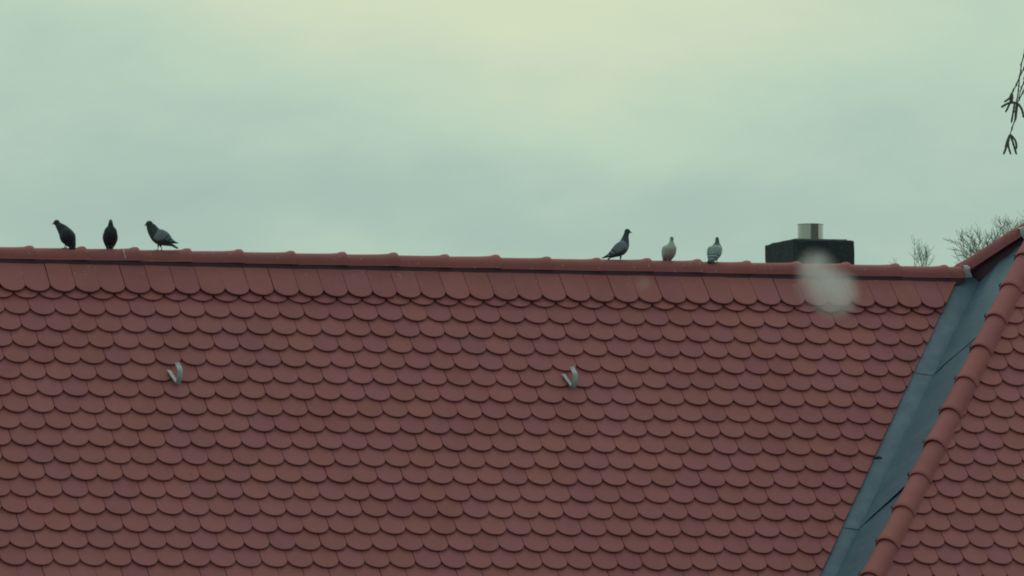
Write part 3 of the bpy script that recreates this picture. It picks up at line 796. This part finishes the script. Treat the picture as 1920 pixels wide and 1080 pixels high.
# near birch, standing out of frame to the right; only hanging twig ends reach into view
DN = 14.0
def tp(cx_, cy_, dz=0.0): return at(1800+cx_/4.153, 60+cy_/4.153, DN+dz)
bt = at(6800, 300, DN+1.5); bb0 = Vector((bt.x, bt.y, -9))
birch = empty('birch_tree', tuple(bb0)); tag(birch, 'birch whose thin twig ends with catkins hang in at the upper right edge', 'tree')
M_NTW = simple('birch_twig', (.15, .17, .165), .9); M_CAT = simple('catkin_brown', (.15, .175, .17), .95, 0, .35, 300, .8, 500)
def bl(mb, name, mat, sm_=180):
    o = mb.build(name, mat, birch, sm_); o.location = -bb0; return o
tr = MB(); tpts = [bb0 + Vector((.1*math.sin(i), .08*math.cos(i*1.3), i*1.1)) for i in range(14)]
tr.tube(tpts, [.14*(1-.06*i) for i in range(14)], 12); bl(tr, 'trunk', simple('birch_bark', (.45, .45, .42), .8, 0, .5, 5))
br = MB(); tw = MB()
A0 = tp(520, 60, .0); lim = [tpts[12], tpts[12]*.6+A0*.4+Vector((0, 0, 2.2)), tpts[12]*.2+A0*.8+Vector((0, 0, 2.0)), A0+Vector((.05, 0, 1.1)), A0+Vector((.015, 0, .4)), A0]
br.tube(lim, [.055, .036, .018, .008, .004, .0016], 8)
rngb = random.Random(3)
for j in (9, 10, 11, 12, 13):
    for a in range(3):
        an = rngb.uniform(0, 6.28); e = tpts[j] + Vector((math.cos(an), math.sin(an), .5))*rngb.uniform(1, 1.5)
        if (e-CAM).dot(RT)/(e-CAM).dot(FW) < .085: continue
        br.tube([tpts[j], (tpts[j]+e)/2+Vector((0, 0, .15)), e, e+Vector((.1, .1, -.5))], [.03, .018, .008, .003], 6)
bl(br, 'branch', M_NTW)
def twg(pts, r=.0013, dz=0):
    P = [tp(a, b, dz+.01*i) for i, (a, b) in enumerate(pts)]
    tw.tube(P, [r*1.15]+[r]*(len(P)-2)+[r*.7], 6)
    for q in P[1:-1]: tw.tube([q+Vector((0, 0, .004)), q, q-Vector((0, 0, .004))], [.0008, .0020, .0008], 6)
twg([(520, 60), (505, 140), (497, 185), (476, 255), (474, 300), (463, 350), (458, 420), (455, 455), (443, 530), (430, 620), (428, 685), (405, 750), (388, 802)])
twg([(540, 150), (512, 230), (497, 285), (468, 345)], dz=.05)
twg([(520, 330), (497, 395), (478, 435), (455, 520)], dz=.09)
twg([(520, 400), (490, 470), (462, 520), (445, 560)], dz=.13)
twg([(463, 352), (440, 408), (415, 455), (403, 475)], dz=.0)
twg([(545, 220), (510, 330), (492, 370)], dz=.2)
bl(tw, 'twigs', M_NTW)
def cat(pts, r=.0021, dz=0.0):
    P = [tp(a, b, dz) for a, b in pts]; Q = []
    for i in range(len(P)-1):
        p0, p1, p2, p3 = P[max(i-1, 0)], P[i], P[i+1], P[min(i+2, len(P)-1)]
        for j in range(5):
            t = j/5; Q.append(.5*((2*p1)+(p2-p0)*t+(2*p0-5*p1+4*p2-p3)*t*t+(3*p1-p0-3*p2+p3)*t**3))
    Q.append(P[-1]); n = len(Q)
    ct = MB(); ct.tube(Q, [r*(.45 if i in (0, n-1) else 1)*(1+.12*math.sin(i*2.7)) for i in range(n)], 8)
    bl(ct, 'catkin', M_CAT)
cat([(403, 472), (385, 515), (343, 545)]); cat([(404, 475), (385, 560), (354, 625)]); cat([(402, 470), (408, 510), (398, 560)], .0024)
cat([(320, 587), (375, 556), (440, 553), (480, 600), (497, 668)], .0023); cat([(425, 555), (415, 620), (400, 708)], .0021); cat([(448, 560), (442, 610), (432, 688)], .0021, .03)
cat([(388, 798), (370, 870), (338, 955)], .0023); cat([(386, 800), (376, 880), (397, 955)]); cat([(390, 795), (428, 840), (440, 885), (436, 912)], .0021); cat([(392, 800), (415, 870), (440, 955)], .0023)
cat([(388, 798), (366, 850), (352, 905)], .002, .01)

# ------------------------------------------------------------------ soft volumes added for two pale blurs of unknown cause
def puff(name, px_, py_, dist, blobs, dens, label):
    c = at(px_, py_, dist); R = max(math.hypot(b[0], b[1])+b[2]*1.5 for b in blobs)*1.02
    mb = MB(); sphere(mb, (0, 0, 0), R, R*.8, R, 16)
    m = bpy.data.materials.new(name); m.use_nodes = True; t = m.node_tree; t.nodes.clear()
    o = nd(t, 'ShaderNodeTexCoord').outputs['Object']
    nz = nd(t, 'ShaderNodeTexNoise', inp={'Vector': o, 'Scale': 11.0, 'Detail': 3.0})
    tot = None
    for bx_, bz_, br_, am in blobs:
        sub = nd(t, 'ShaderNodeVectorMath', operation='DISTANCE', inp={0: o, 1: (bx_, 0, bz_)}).outputs['Value']
        s_ = nd(t, 'ShaderNodeMapRange', interpolation_type='SMOOTHSTEP', inp={0: sub, 1: br_*1.5, 2: 0.0, 3: 0.0, 4: am}).outputs[0]
        tot = s_ if tot is None else mth(t, 'ADD', tot, s_)
    tot = mth(t, 'MULTIPLY', tot, mth(t, 'MULTIPLY_ADD', nz.outputs[0], 1.6, .2))
    pv = nd(t, 'ShaderNodeVolumePrincipled', inp={'Color': (.93, .93, .97, 1), 'Density': mth(t, 'MULTIPLY', tot, dens)})
    nd(t, 'ShaderNodeOutputMaterial', inp={1: pv.outputs[0]})
    ob = mb.build(name, m); ob.location = c; ob.rotation_euler = (0, 0, -YAW); tag(ob, label, 'blur'); return ob
puff('pale_blur', 1552, 532, 49.0, [(.04, -.06, .150, 1.0), (-.08, .10, .120, .75), (-.09, -.01, .12, .35), (.085, -.12, .08, .35)], 7.5, 'pale grey blur of unknown origin over the ridge below the chimney')
puff('faint_blur', 1208, 530, 49.0, [(0, 0, .055, 1.0)], 1.6, 'tiny faint round blur over the top tile row below the white pigeon')
